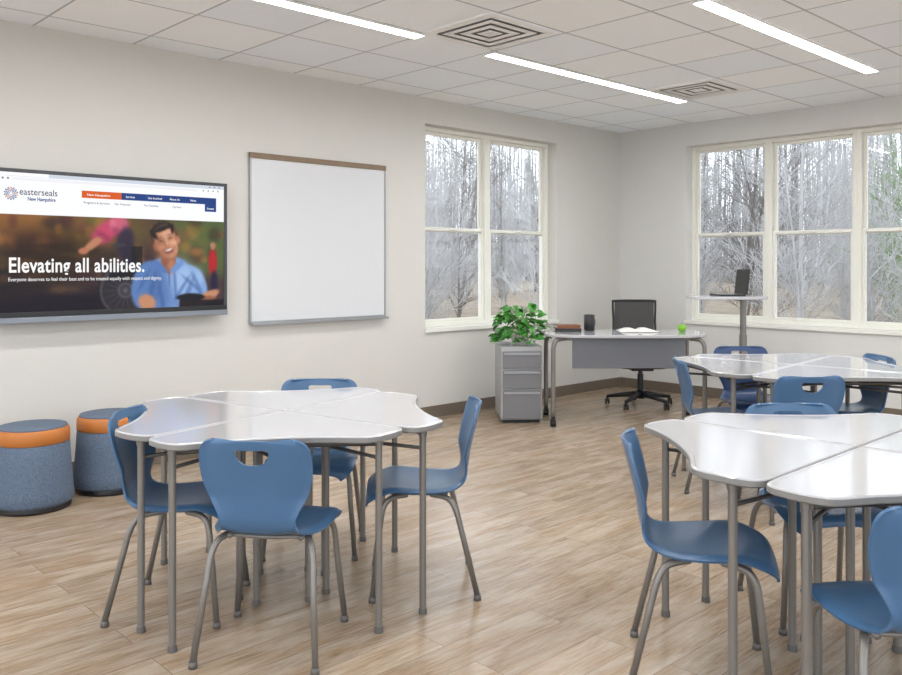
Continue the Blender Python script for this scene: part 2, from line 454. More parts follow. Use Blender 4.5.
for lx, ly in (LA,LB,LC,LD):
    b = MB(); b.tube([(lx,ly,TOPZ-.026),(lx,ly,.02)], .0135, 14); b.tube([(lx,ly,TOPZ-.052),(lx,ly,TOPZ-.0262)], .017, 14)
    b.tube([(lx,ly,.022),(lx,ly,0)], [.0155,.017], 14, mi=1)
    b.obj('leg', [M_leg, M_glide], smooth=False, parent=dk, bevel=0.002)
b = MB()
b.tube([LA+(.625,), LC+(.625,)], .007, 8); b.tube([LB+(.625,), LD+(.625,)], .007, 8)
b.tube(catmull([LC+(.60,),(.25,.25,.60),LD+(.60,)],6), .007, 8)
b.tube([LA+(.675,),(.34,.34,.675),LB+(.675,)], .008, 8)
b.obj('support_rail', M_rail, smooth=True, parent=dk)
PODS = [(1.88,2.975,12,.955,'white glossy student desk in pod beside television wall'),(2.88,1.09,0,1.0,'white glossy student desk in pod with seams meeting'),(4.97,2.25,5,1.0,'white glossy student desk in pod near the windows')]
first = True
for cx, cy, rot, sc, lab in PODS:
    for q in range(4):
        a = rot+q*90
        if first: dk.location = (cx,cy,0); dk.rotation_euler = (0,0,math.radians(a)); dk['label'] = lab; first = False; dk.scale = (sc,sc,1)
        else: c_ = copy_thing(dk, (cx,cy,0), a, lab); c_.scale = (sc,sc,1)

# ------------------------------------------------------------------ stools
st = root('round_stool', (1.516,4.904,0), 0, 'round tweed stool in blue grey with orange top band', 'stool', 'round upholstered stools')
b = MB(); b.lathe([(.190,0),(.196,.012),(.194,.03)], 48); b.obj('base', M_black, smooth=False, parent=st)
b = MB(); b.lathe([(.194,.03),(.206,.045),(.203,.10),(.192,.24),(.185,.352),(.181,.357)], 48); b.obj('body', M_tweed, smooth=True, parent=st)
b = MB(); b.lathe([(.182,.357),(.187,.361),(.185,.418),(.179,.432),(.174,.436)], 48); b.obj('seat_band', M_orange, smooth=True, parent=st)
b = MB(); b.lathe([(.174,.436),(.170,.445),(.12,.452),(.04,.455),(.0005,.4555)], 48); b.obj('seat_pad', M_tweedtop, smooth=True, parent=st)
copy_thing(st, (1.975,4.995,0), 20)

# ------------------------------------------------------------------ whiteboard
wb = root('whiteboard', (3.12,YL,0.89), 0, 'wall-mounted whiteboard with wood-tone top rail and metal frame', 'whiteboard')
b = MB(); b.box(0.012,1.238,-.016,-.001,.02,1.215); b.obj('board_panel', M_board, parent=wb)
b = MB(); b.box(0,.014,-.022,-.001,0,1.215); b.box(1.236,1.25,-.022,-.001,0,1.215); b.box(.014,1.236,-.022,-.001,0,.02); b.obj('frame', M_silver, parent=wb, bevel=.002)
b = MB(); b.box(0,1.25,-.026,-.001,1.195,1.235); b.obj('top_rail', M_wood, parent=wb, bevel=.002)
b = MB(); b.box(.0,1.25,-.060,-.022,-.010,0.0); b.box(0,1.25,-.063,-.058,-.010,.008); b.obj('marker_tray', M_silver, parent=wb, bevel=.002)

# ------------------------------------------------------------------ television
tv = root('television', (1.40,5.29,0.975), 0, 'wall-mounted flat touch display showing a charity website', 'television')
TW, TH = 1.49, 0.90
b = MB(); b.box(0,TW,.004,.065,0,TH); b.obj('casing', M_dkgrey, parent=tv, bevel=.004)
b = MB(); b.box(0,.024,-.004,.006,.060,TH); b.box(TW-.024,TW,-.004,.006,.060,TH); b.box(.024,TW-.024,-.004,.006,TH-.022,TH)
b.obj('bezel', M_dkgrey, parent=tv, bevel=.002)
b = MB(); b.box(0,TW,-.010,.006,0,.034,0); b.box(0,TW,-.005,.006,.035,.064,1)
b.obj('lower_bezel', [mat('chin_grey',(126,132,140),.35,.4), M_black], parent=tv, bevel=.002)
b = MB(); b.box(.3,TW-.3,.065,.109,.25,.65); b.obj('wall_mount', M_black, parent=tv)
SW, SH = TW-.048, TH-.022-.060
NU, NV = 620, 350
aa, bb = np.meshgrid(np.linspace(0,SW,NU), np.linspace(0,SH,NV))
img = np.zeros((NV,NU,3)); img[:] = (84,64,52)
def blend(mask, col):
    global img
    img = img*(1-mask[...,None])+np.array(col,float)*mask[...,None]
def ell(ca,cb,ra,rb,soft=.15,ang=0):
    t = math.radians(ang); x = (aa-ca)*math.cos(t)+(bb-cb)*math.sin(t); y = -(aa-ca)*math.sin(t)+(bb-cb)*math.cos(t)
    d = 1-np.sqrt((x/ra)**2+(y/rb)**2)
    return 1/(1+np.exp(-np.clip(d/soft*4,-30,30)))
def rect(a0,a1,b0,b1): return ((aa>=a0)&(aa<=a1)&(bb>=b0)&(bb<=b1)).astype(float)
rs = np.random.RandomState(3)
# blurred backdrop
blend(ell(.25,.5,.45,.2,.6),(146,98,52)); blend(ell(.1,.2,.4,.25,.6),(38,30,34)); blend(ell(.62,.48,.25,.16,.6),(98,86,44))
blend(ell(1.32,.42,.3,.3,.5),(84,98,58)); blend(ell(1.1,.1,.6,.12,.6),(70,54,60)); blend(ell(.75,.2,.3,.2,.6),(60,42,48))
for i in range(60):
    c = [(182,126,62),(108,102,52),(80,42,46),(196,128,68),(48,38,38),(132,80,58)][rs.randint(6)]
    blend(ell(rs.uniform(0,1.44),rs.uniform(.28,.58),rs.uniform(.02,.06),rs.uniform(.02,.06),.8)*.5,c)
for i in range(40):
    c = [(60,50,40),(30,24,28),(80,60,44),(104,78,54)][rs.randint(4)]
    blend(ell(rs.uniform(0,.7),rs.uniform(.12,.40),rs.uniform(.03,.09),rs.uniform(.01,.03),.8)*.5,c)
blend(ell(.5,.03,.6,.08,.5),(28,22,34))
blend(ell(.33,.34,.28,.16,.6)*.6,(52,34,22))
# magenta-clad companion, blurred
blend(ell(.64,.49,.105,.055,.40,42),(190,70,104)); blend(ell(.72,.53,.06,.06,.4),(200,96,120)); blend(ell(.56,.41,.075,.024,.4,38),(186,126,96))
blend(ell(.62,.46,.02,.05,.6,60)*.6,(140,44,80)); blend(ell(.70,.49,.02,.05,.6,30)*.6,(146,50,86)); blend(ell(.68,.54,.02,.03,.6,10)*.5,(226,130,150))
blend(ell(.50,.365,.03,.02,.3),(180,116,88)); blend(ell(.76,.42,.055,.10,.4,-8),(52,44,62)); blend(ell(.78,.30,.045,.12,.4,6),(44,38,54))
# wheelchair
for rr,cc in ((.175,(30,30,36)),(.160,(92,86,92)),(.148,(38,34,42)),(.05,(80,78,84)),(.035,(36,34,42))): blend(ell(.76,.12,rr,rr,.05)*.8,cc)
for k in range(9): blend(ell(.76,.12,.15,.0025,.5,20*k)*.5,(110,104,110))
blend(rect(.66,.87,.20,.235)*.85,(24,22,28)); blend(rect(.80,.87,.20,.40)*.85,(26,24,30)); blend(ell(.72,.405,.05,.010,.2,0),(60,60,66))
# small red figure
blend(ell(1.36,.30,.032,.09,.4),(178,40,44)); blend(ell(1.36,.41,.020,.026,.35),(170,124,96)); blend(ell(1.37,.16,.026,.08,.4),(40,36,60))
# man: torso in light blue collared shirt
SK = (194,137,106); SKD = (146,92,70); SKL = (228,178,148)
blend(ell(1.05,.10,.205,.240,.06),(112,146,200)); blend(ell(.90,.15,.10,.16,.1,-12),(90,124,180)); blend(ell(1.21,.13,.105,.155,.1,18),(128,162,212))
blend(ell(1.13,.19,.09,.11,.7)*.7,(166,194,234)); blend(ell(.98,.10,.08,.14,.7)*.6,(76,106,160)); blend(ell(1.24,.20,.05,.06,.7)*.6,(168,196,236))
for (x,y,w,h,a) in ((1.17,.07,.018,.14,-20),(1.0,.05,.014,.12,10),(.93,.12,.014,.12,-14),(1.09,.16,.010,.12,4),(1.25,.14,.016,.10,24),(.88,.18,.012,.08,-30),(1.14,.13,.012,.10,-34),(1.20,.16,.01,.08,50)): blend(ell(x,y,w,h,.6,a)*.5,(60,90,146))
blend(ell(1.045,.30,.050,.075,.15),SKD); blend(ell(1.065,.27,.026,.05,.6)*.7,SK)
blend(ell(.988,.268,.060,.021,.2,-42),(86,120,182)); blend(ell(1.105,.270,.058,.021,.2,42),(110,144,204)); blend(ell(1.05,.20,.004,.06,.4),(70,104,160))
blend(ell(1.31,.06,.105,.034,.2,25),SK); blend(ell(1.25,.038,.13,.028,.25,8),SKD); blend(ell(.90,.04,.06,.05,.3,-30),SK)
blend(rect(1.12,1.44,0,.045)*.9,(26,24,30)); blend(ell(1.20,.065,.10,.026,.15),(30,28,36))
# head tilted to the side, laughing
AN = 20
def head(ox,oy,rx,ry,soft,col,rot=0,k=1.0):
    t = math.radians(AN); cx = 1.030+ox*math.cos(t)-oy*math.sin(t); cy = .430+ox*math.sin(t)+oy*math.cos(t)
    blend(ell(cx,cy,rx,ry,soft,AN+rot)*k,col)
head(-.002,.058,.088,.068,.18,(42,33,29)); head(.0,.02,.086,.088,.18,(42,33,29))
head(-.081,-.010,.014,.026,.25,SKD); head(.082,-.010,.013,.026,.25,SK)
head(0,.002,.078,.098,.10,SK); head(0,-.058,.062,.052,.14,SK); head(.0,-.082,.045,.034,.2,SK)
head(-.050,-.01,.042,.095,.9,SKD,0,.6); head(.076,0,.014,.09,.9,SKD,0,.45); head(.020,.052,.045,.024,.8,SKL,0,.6); head(0,-.104,.05,.014,.9,SKD,0,.5)
head(-.002,.094,.064,.018,.3,(42,33,29)); head(-.064,.073,.013,.038,.45,(42,33,29),20); head(.068,.070,.010,.034,.45,(42,33,29),-20)
for k in range(11): head(-.062+.0125*k,.119-.0017*abs(k-5)**1.45,.0065,.018+.005*(k%3),.6,(48,39,35),-22+4.5*k)
head(.02,.110,.035,.010,.9,(104,90,82),0,.45); head(-.03,.104,.02,.006,.9,(84,72,66),20,.45)
head(-.040,-.022,.022,.016,.9,(214,146,118),0,.6); head(.044,-.022,.024,.018,.9,(238,180,150),0,.7)
for e in (-.033,.033):
    head(e,.022,.016,.0085,.9,SKD,0,.5); head(e,.018,.0125,.0028,.7,(78,52,42),-10 if e<0 else 10); head(e,.039,.018,.0032,.7,(84,60,50),10 if e<0 else -10,.7); head(e,.009,.016,.003,.9,SKD,0,.4)
head(.003,.004,.006,.026,.9,SKL,0,.6); head(-.011,.0,.005,.024,.9,SKD,0,.5); head(0,-.020,.015,.0055,.7,SKD,0,.5); head(.002,-.015,.010,.006,.8,SKL,0,.7)
head(-.040,-.044,.003,.020,.9,SKD,-26,.6); head(.040,-.044,.003,.020,.9,SKD,26,.6)
head(0,-.060,.029,.0170,.35,(118,60,56)); head(0,-.0540,.025,.0078,.4,(228,218,210)); head(0,-.075,.018,.004,.7,(180,106,98)); head(0,-.041,.028,.0022,.8,(164,98,88),0,.5)
head(.004,-.098,.020,.007,.9,SKL,0,.4)
# camera softness and fine grain inside the web photo
ker = np.array([.12,.22,.32,.22,.12])
for it in range(2):
    for ax in (0,1):
        img = sum(w_*np.roll(img, s_, axis=ax) for w_, s_ in zip(ker, (-2,-1,0,1,2)))
img += rs.normal(0,4.0,(NV,NU,1))
IMH = .575
k = rect(0,2,IMH,2); blend(k,(246,247,250))
blend(rect(0,2,SH-.022,2),(206,214,226)); blend(rect(.0,.30,SH-.020,SH),(248,249,251)); blend(rect(0,2,SH-.050,SH-.0225),(250,250,252)); blend(rect(.10,1.25,SH-.046,SH-.027),(236,238,242))
for i in range(3): blend(ell(.02+.028*i,SH-.036,.006,.006,.3),(120,124,132))
for i in range(4): blend(ell(1.29+.036*i,SH-.036,.005,.005,.3),(120,124,132))
blend(ell(.015,SH-.011,.006,.006,.2),(222,104,40))
for i in range(3): blend(rect(1.33+.035*i,1.345+.035*i,SH-.013,SH-.009),(90,94,100))
blend(rect(0,2,SH-.0515,SH-.050),(210,212,216))
blend(rect(.49,.735,.690,.735),(214,92,34)); blend(rect(.735,1.385,.690,.735),(32,64,128))
blend(rect(.49,1.30,.643,.684),(246,247,250)); blend(rect(1.30,1.385,.640,.690),(34,66,132))
for q_ in (.90,1.06,1.22): blend(rect(q_,q_+.003,.690,.735)*.6,(120,140,190))
for i in range(14):
    an = 2*math.pi*i/14
    for j_, rr in enumerate((.010,.018,.026,.034)):
        if j_ == 0 and i % 2: continue
        blend(ell(.092+rr*math.cos(an+.22*j_),.694+rr*math.sin(an+.22*j_),.0026+.0005*j_,.0026+.0005*j_,.3),(30,58,120) if (i+j_)%5 else (226,110,40))
g = np.clip(img/255.,0,1); g = np.where(g<=.04045, g/12.92, ((g+.055)/1.055)**2.4)
me = bpy.data.meshes.new('screen')
V = np.stack([aa.ravel()+.024, np.full(aa.size,0.0), bb.ravel()+.060],1)
idx = np.arange(NU*NV).reshape(NV,NU)
F = np.stack([idx[:-1,:-1].ravel(), idx[:-1,1:].ravel(), idx[1:,1:].ravel(), idx[1:,:-1].ravel()],1)
me.from_pydata(V.tolist(), [], F.tolist())
ca = me.color_attributes.new('pic','FLOAT_COLOR','POINT')
ca.data.foreach_set('color', np.concatenate([g.reshape(-1,3), np.ones((NU*NV,1))],1).astype(np.float32).ravel())
ms = bpy.data.materials.new('screen_picture'); ms.use_nodes = True; nt = ms.node_tree; pb = nt.nodes['Principled BSDF']
at = nt.nodes.new('ShaderNodeAttribute'); at.attribute_name = 'pic'
nt.links.new(at.outputs['Color'], pb.inputs['Emission Color']); pb.inputs['Emission Strength'].default_value = 1.05
pb.inputs['Base Color'].default_value = (0.005,0.005,0.005,1); pb.inputs['Roughness'].default_value = 0.3; pb.inputs['Specular IOR Level'].default_value = 0.1
me.materials.append(ms); o = bpy.data.objects.new('screen', me); COL.objects.link(o); o.parent = tv

def text(body, size, loc, m, parent, bold=0.0, name='screen_text', width=None, align='LEFT', track=1.0):
    cu = bpy.data.curves.new('t','FONT'); cu.body = body; cu.size = size; cu.offset = bold; cu.align_x = align; cu.space_character = track
    t = bpy.data.objects.new('t', cu); COL.objects.link(t); bpy.context.view_layer.update()
    dg = bpy.context.evaluated_depsgraph_get(); m2 = bpy.data.meshes.new_from_object(t.evaluated_get(dg))
    bpy.data.objects.remove(t)
    if width:
        xs = [v.co.x for v in m2.vertices]; k = width/(max(xs)-min(xs))
        for v in m2.vertices: v.co.x *= k
    m2.materials.clear(); m2.materials.append(m)
    oo = bpy.data.objects.new(name, m2); COL.objects.link(oo); oo.parent = parent
    oo.location = loc; oo.rotation_euler = (math.pi/2,0,0); return oo
E_w = emis('glow_white',(255,255,255),1.0); E_d = emis('glow_slate',(78,84,100),1.0); E_n = emis('glow_navy',(30,62,130),1.0)
text('Elevating all abilities.', .122, (.10,-.0015,.298), E_w, tv, .0024, width=.80, track=1.05)
text('Everyone deserves to feel their best and to be treated equally with respect and dignity.', .030, (.10,-.0015,.246), E_w, tv, .0001, width=.92)
text('easterseals', .055, (.160,-.0015,.750), E_d, tv, .0003, width=.210)
text('New Hampshire', .031, (.205,-.0015,.717), E_n, tv, .0007, width=.155)
text('New Hampshire', .018, (.545,-.0015,.765), E_w, tv, .0003, width=.14)
for i, s in enumerate(['Services','Get Involved','About Us','News']):
    text(s, .018, (.785+i*.145,-.0015,.765), E_w, tv, .0002)
for i, s in enumerate(['Programs & Services','For Veterans','For Families','Careers']):
    text(s, .019, (.525+i*.19,-.0015,.716), E_d, tv, .0001)
text('Donate', .018, (1.340,-.0015,.716), E_w, tv, .0003, width=.05)

# ------------------------------------------------------------------ teacher desk
DC = Vector((5.949,4.170,0)); RZ = -43.5
def onloc(lx, ly, z): p = DC+CR*lx+CF*ly; return (p.x,p.y,z)
td = root('teacher_desk', DC, RZ, 'white curved teacher desk on casters with grey modesty panel', 'desk')
pts = []
for k in range(72):
    a = 2*math.pi*k/72; c, s = math.cos(a), math.sin(a)
    x = .67*abs(c)**.45*(1 if c>0 else -1); y = .32*abs(s)**.55*(1 if s>0 else -1)
    if y > 0: y -= .05*(1-(x/.69)**2)
    else: y -= .03*(1-(x/.69)**2)
    pts.append((x,y))
b = MB(); b.prism(pts,.727,.752); b.obj('desktop', M_top, parent=td, bevel=.004)
for sx in (-1,1):
    for sy in (-1,1):
        b = MB(); b.tube(catmull([(.50*sx,.20*sy,.715),(.58*sx,.24*sy,.705),(.610*sx,.26*sy,.66),(.615*sx,.26*sy,.55),(.615*sx,.26*sy,.08)],6), .019, 12)
        b.obj('leg', M_leg, smooth=True, parent=td)
        b = MB(); b.box(.615*sx-.014,.615*sx+.014,.26*sy-.02,.26*sy+.02,.05,.085)
        vs = [( .615*sx-.022, .26*sy+.01+.03*math.cos(q), .031+.03*math.sin(q)) for q in [2*math.pi*k/18 for k in range(18)]]
        vs += [(x+.044,y,z) for x,y,z in vs]
        b.add(vs, [tuple(reversed(range(18))), tuple(range(18,36))]+[(k,(k+1)%18,18+(k+1)%18,18+k) for k in range(18)])
        b.obj('caster', M_black, parent=td)
b = MB()
b.box(-.46,.46,-.262,-.252,.475,.724); b.obj('modesty_panel', M_panel, parent=td, bevel=.004)
b = MB(); b.box(-.5,.5,.13,.16,.70,.7265); b.box(-.5,.5,-.25,-.22,.70,.7265); b.obj('under_frame', M_leg, parent=td)

def tr(name, lx, ly, z, rz, label, cat, group=None): return root(name, onloc(lx,ly,z), rz, label, cat, group)
g_ = tr('mug', -.26,.12,.752,0,'black ceramic mug on white teacher desk','mug')
b = MB(); b.lathe([(.040,0),(.046,.006),(.047,.135),(.044,.137),(.040,.133),(.040,.02),(.001,.018)], 32); b.obj('mug_body', M_black, smooth=True, parent=g_)
b = MB(); b.tube(catmull([(.044,0,.105),(.072,0,.10),(.079,0,.07),(.070,0,.037),(.044,0,.035)],5), .005, 8); b.obj('handle', M_black, smooth=True, parent=g_)
for i,(w,d,h,mt,rz,lab) in enumerate([(.22,.15,.030,M_black,RZ,'dark hardback book at bottom of small stack on desk'),(.20,.14,.026,M_brown,RZ+6,'brown hardback book on top of small stack on desk')]):
    g_ = tr('book', -.46,.05,.752+i*.0305,rz,lab,'book','books on teacher desk')
    b = MB(); b.box(-w/2,w/2,-d/2,d/2,0,.003); b.box(-w/2,w/2,-d/2,d/2,h-.003,h); b.box(-w/2,w/2,-d/2,-d/2+.003,.003,h-.003); b.obj('cover', mt, parent=g_)
    b = MB(); b.box(-w/2+.004,w/2-.004,-d/2+.004,d/2-.003,.003,h-.003); b.obj('pages', M_paper, parent=g_)
g_ = tr('open_book', .13,.02,.752,RZ,'open planner book lying on teacher desk','book')
b = MB(); b.box(-.17,.17,-.12,.12,0,.003); b.obj('cover', M_black, parent=g_)
b = MB()
for s in (-1,1):
    P = catmull([(0,.006),(.03*s,.024),(.08*s,.028),(.12*s,.018),(.16*s,.006)],4)
    vs = [(x,-.115,z) for x,z in P]+[(x,.115,z) for x,z in P]+[(x,-.115,.003) for x,z in P]+[(x,.115,.003) for x,z in P]; m_ = len(P)
    b.add(vs, [(k,k+1,m_+k+1,m_+k) for k in range(m_-1)]+[(2*m_+k,2*m_+k+1,k+1,k) for k in range(m_-1)]+[(m_+k,m_+k+1,3*m_+k+1,3*m_+k) for k in range(m_-1)]+[(m_-1,2*m_-1,4*m_-1,3*m_-1)])
b.obj('pages', M_paper, smooth=True, parent=g_)
g_ = tr('apple', .50,.0,.752,0,'green apple sitting on teacher desk','apple')
b = MB(); b.lathe([(.002,.004),(.018,.0),(.032,.012),(.038,.034),(.036,.05),(.024,.062),(.010,.060),(.001,.054)], 24); b.obj('apple_body', M_apple, smooth=True, parent=g_)
b = MB(); b.tube([(0,0,.054),(.002,0,.065),(.006,0,.078)], .002, 6); b.obj('stem', M_brown, parent=g_)

# ------------------------------------------------------------------ office chair
oc = root('office_chair', (6.722,4.512,0), RZ, 'black mesh-back swivel office chair on casters behind desk', 'chair')
b = MB()
for k in range(5):
    a = 2*math.pi*k/5+.3
    b.tube([(0,0,.115),(.15*math.cos(a),.15*math.sin(a),.10),(.31*math.cos(a),.31*math.sin(a),.075)], [.030,.024,.016], 8)
b.lathe([(.04,.07),(.045,.10),(.04,.15)], 20); b.obj('star_base', M_black, smooth=True, parent=oc)
for k in range(5):
    a = 2*math.pi*k/5+.3; x, y = .31*math.cos(a), .31*math.sin(a)
    b = MB()
    for off in (-.018,.008):
        vs = [(x+off, y+.028*math.cos(q), .029+.028*math.sin(q)) for q in [2*math.pi*j/16 for j in range(16)]]
        vs += [(px+.012,py,pz) for px,py,pz in vs]
        b.add(vs, [tuple(reversed(range(16))), tuple(range(16,32))]+[(j,(j+1)%16,16+(j+1)%16,16+j) for j in range(16)])
    b.tube([(x,y,.03),(x,y,.075)], .008, 8); b.obj('caster', M_black, parent=oc)
b = MB(); b.lathe([(.028,.15),(.028,.30),(.020,.30),(.020,.35)], 16); b.box(-.10,.10,-.10,.10,.335,.365); b.obj('gas_lift', M_black, parent=oc)
b = MB()
sp = [(.24*abs(math.cos(a))**.6*(1 if math.cos(a)>0 else -1), .23*abs(math.sin(a))**.6*(1 if math.sin(a)>0 else -1)) for a in [2*math.pi*k/40 for k in range(40)]]
b.prism(sp,.365,.435); b.obj('seat', M_black, parent=oc, bevel=.018, seg=3)
b = MB()
P = catmull([(-.185,.245,.60),(-.20,.262,.78),(-.205,.27,.945),(-.185,.272,.968),(0,.275,.972),(.185,.272,.968),(.205,.27,.945),(.20,.262,.78),(.185,.245,.60),(0,.25,.585)],6,True); P.append(P[0])
b.tube(P, .011, 8); b.tube(catmull([(0,.10,.35),(0,.25,.355),(0,.290,.50),(0,.285,.70)],6), .018, 8); b.obj('back_frame', M_black, smooth=True, parent=oc)
b = MB(); vs = []; fs = []
for i in range(9):
    for k in range(11):
        z = .592+.375*i/8; w = .19; t = -1+2*k/10
        vs.append((t*w, .255+.014*(1-t*t)+.01*math.sin(i/8*math.pi)+.008*i/8, z))
for i in range(8):
    for k in range(10): fs.append((i*11+k,i*11+k+1,(i+1)*11+k+1,(i+1)*11+k))
b.add(vs, fs); o = b.obj('backrest', M_mesh, smooth=True, parent=oc)

# ------------------------------------------------------------------ pedestal cabinet
pc = root('file_cabinet', (5.409,4.863,0), RZ+3, 'grey metal three-drawer mobile file cabinet under potted plant', 'cabinet')
b = MB(); b.box(-.172,.172,-.23,.25,.03,.636); b.obj('cabinet_body', M_cab, parent=pc, bevel=.004)
for z0,z1 in ((.04,.275),(.290,.445),(.460,.600)):
    b = MB(); b.box(-.158,.158,-.25,-.2305,z0,z1); d_ = b.obj('drawer', M_cabf, parent=pc, bevel=.003)
    b = MB(); b.box(-.15,.15,-.260,-.2505,z1-.030,z1-.012); b.obj('handle', M_silver, parent=d_)
b = MB(); b.box(-.155,.155,-.2,.22,0,.0295); b.obj('plinth', M_black, parent=pc)

# ------------------------------------------------------------------ plant
pl = root('potted_plant', (5.409,4.843,.636), 0, 'leafy green pothos in pot on top of file cabinet', 'plant')
b = MB(); b.lathe([(.06,0),(.066,.004),(.085,.125),(.088,.13),(.080,.13),(.076,.11),(.001,.11)], 32); b.obj('pot', M_pot, smooth=True, parent=pl)
b = MB(); b.lathe([(.001,.113),(.074,.1135),(.074,.108)], 24, cap=False); b.obj('soil', M_soil, parent=pl)
lf = MB(); stm = MB(); rp = random.Random(5)
def leaf(B, base, d, size, roll):
    d = d.normalized(); up = Vector((0,0,1)); s = d.cross(up)
    if s.length < .1: s = Vector((1,0,0))
    s.normalize(); nrm = s.cross(d).normalized()
    s2 = s*math.cos(roll)+nrm*math.sin(roll); n2 = nrm*math.cos(roll)-s*math.sin(roll)
    rows = [(-.05,.22,.0),(.08,.40,.03),(.28,.46,.05),(.52,.38,.04),(.76,.22,.0),(.93,.08,-.05)]
    vs = []
    for t,w,c in rows:
        ctr = base+d*t*size+n2*(c-.18*t*t)*size
        vs += [ctr-s2*w*size+n2*.10*size*w*2, ctr, ctr+s2*w*size+n2*.10*size*w*2]
    vs.append(base+d*size*1.05-n2*.24*size)
    fs = []
    for i in range(len(rows)-1):
        a = i*3; fs += [(a,a+1,a+4,a+3),(a+1,a+2,a+5,a+4)]
    a = (len(rows)-1)*3; fs += [(a,a+1,a+3),(a+1,a+2,a+3)]
    B.add(vs, fs)
for i in range(210):
    az = rp.uniform(0,2*math.pi); el = rp.uniform(-.15,1.1); R = rp.uniform(.08,.225)
    if rp.random() < .3: el = rp.uniform(-.55,-.1); R = rp.uniform(.15,.225)
    base = Vector((R*math.cos(az)*math.cos(el)*1.05, R*math.sin(az)*math.cos(el)*1.05, .135+R*math.sin(el)*1.05))
    if base.z < .0: base.z = .01
    d = Vector((math.cos(az+rp.uniform(-.6,.6)), math.sin(az+rp.uniform(-.6,.6)), rp.uniform(-.7,.5)))
    if base.z < .10 and d.z < -.1: d.z = .0
    leaf(lf, base, d, rp.uniform(.048,.080), rp.uniform(-.7,.7))
    if i % 3 == 0: stm.tube(catmull([(0,0,.11),(base.x*.5,base.y*.5,base.z*.6+.09),tuple(base)],4), .0022, 5)
lf.obj('foliage', M_leaf, smooth=True, parent=pl); stm.obj('stem', M_stem, smooth=True, parent=pl)

# ------------------------------------------------------------------ standing table + laptop
sp_ = Vector((6.70,3.60,0))
sd = root('standing_table', sp_, RZ+6, 'tall pedestal standing table with thin white top by window', 'table')
pts = []
for k in range(48):
    a = 2*math.pi*k/48; c, s = math.cos(a), math.sin(a)
    pts.append((.325*abs(c)**.5*(1 if c>0 else -1)-.03, .21*abs(s)**.6*(1 if s>0 else -1)))
b = MB(); b.prism(pts,1.026,1.052); b.obj('table_top', M_top, parent=sd, bevel=.004)
b = MB(); b.lathe([(.032,.03),(.032,.72)], 20, c=(.12,0,0)); b.lathe([(.026,.72),(.026,1.02)], 20, c=(.12,0,0)); b.lathe([(.07,1.012),(.07,1.0255)], 20, c=(.12,0,0)); b.obj('post', M_leg, smooth=False, parent=sd)
b = MB()
for a in (25,155,205,335):
    a = math.radians(a); b.tube([(.12,0,.04),(.12+.30*math.cos(a),.30*math.sin(a),.03)], [.022,.014], 8); b.tube([(.12+.29*math.cos(a),.29*math.sin(a),.025),(.12+.29*math.cos(a),.29*math.sin(a),0)], .014, 8)
b.obj('foot_base', M_leg, smooth=True, parent=sd)
q = sp_+CR*.095
lp = root('laptop', (q.x,q.y,1.052), -133, 'open black laptop on tall standing table', 'laptop')
b = MB(); b.box(-.15,.15,-.22,-.01,0,.016); b.obj('keyboard_base', M_black, parent=lp, bevel=.003)
b = MB(); vs = [(-.15,-.004,.018),(.15,-.004,.018),(.15,.020,.225),(-.15,.020,.225),(-.15,.004,.014),(.15,.004,.014),(.15,.028,.223),(-.15,.028,.223)]
b.add(vs, [(0,1,2,3),(7,6,5,4),(0,4,5,1),(1,5,6,2),(2,6,7,3),(3,7,4,0)]); b.obj('laptop_screen', M_black, parent=lp)

# ------------------------------------------------------------------ outdoors
def hgt(x, y):
    d = max(0, math.hypot(max(0,x-8), max(0,y-6)))
    return -.55+.020*max(0,d-2)+.08*math.sin(x*.35)*math.cos(y*.3)
b = MB(); vs = []; fs = []; nx = 60
for i in range(nx+1):
    for j in range(nx+1):
        x = -20+120*i/nx; y = -20+120*j/nx; vs.append((x,y,min(hgt(x,y),-.2) if (x<9 and y<7) else hgt(x,y)))
for i in range(nx):
    for j in range(nx): a = i*(nx+1)+j; fs.append((a,a+nx+1,a+nx+2,a+1))
b.add(vs, fs)
M_ground = mat('leaf_litter', (150,137,120), 0.95, var=0.4, scale=1.5)
o = b.obj('ground', M_ground, smooth=True); struct(o)

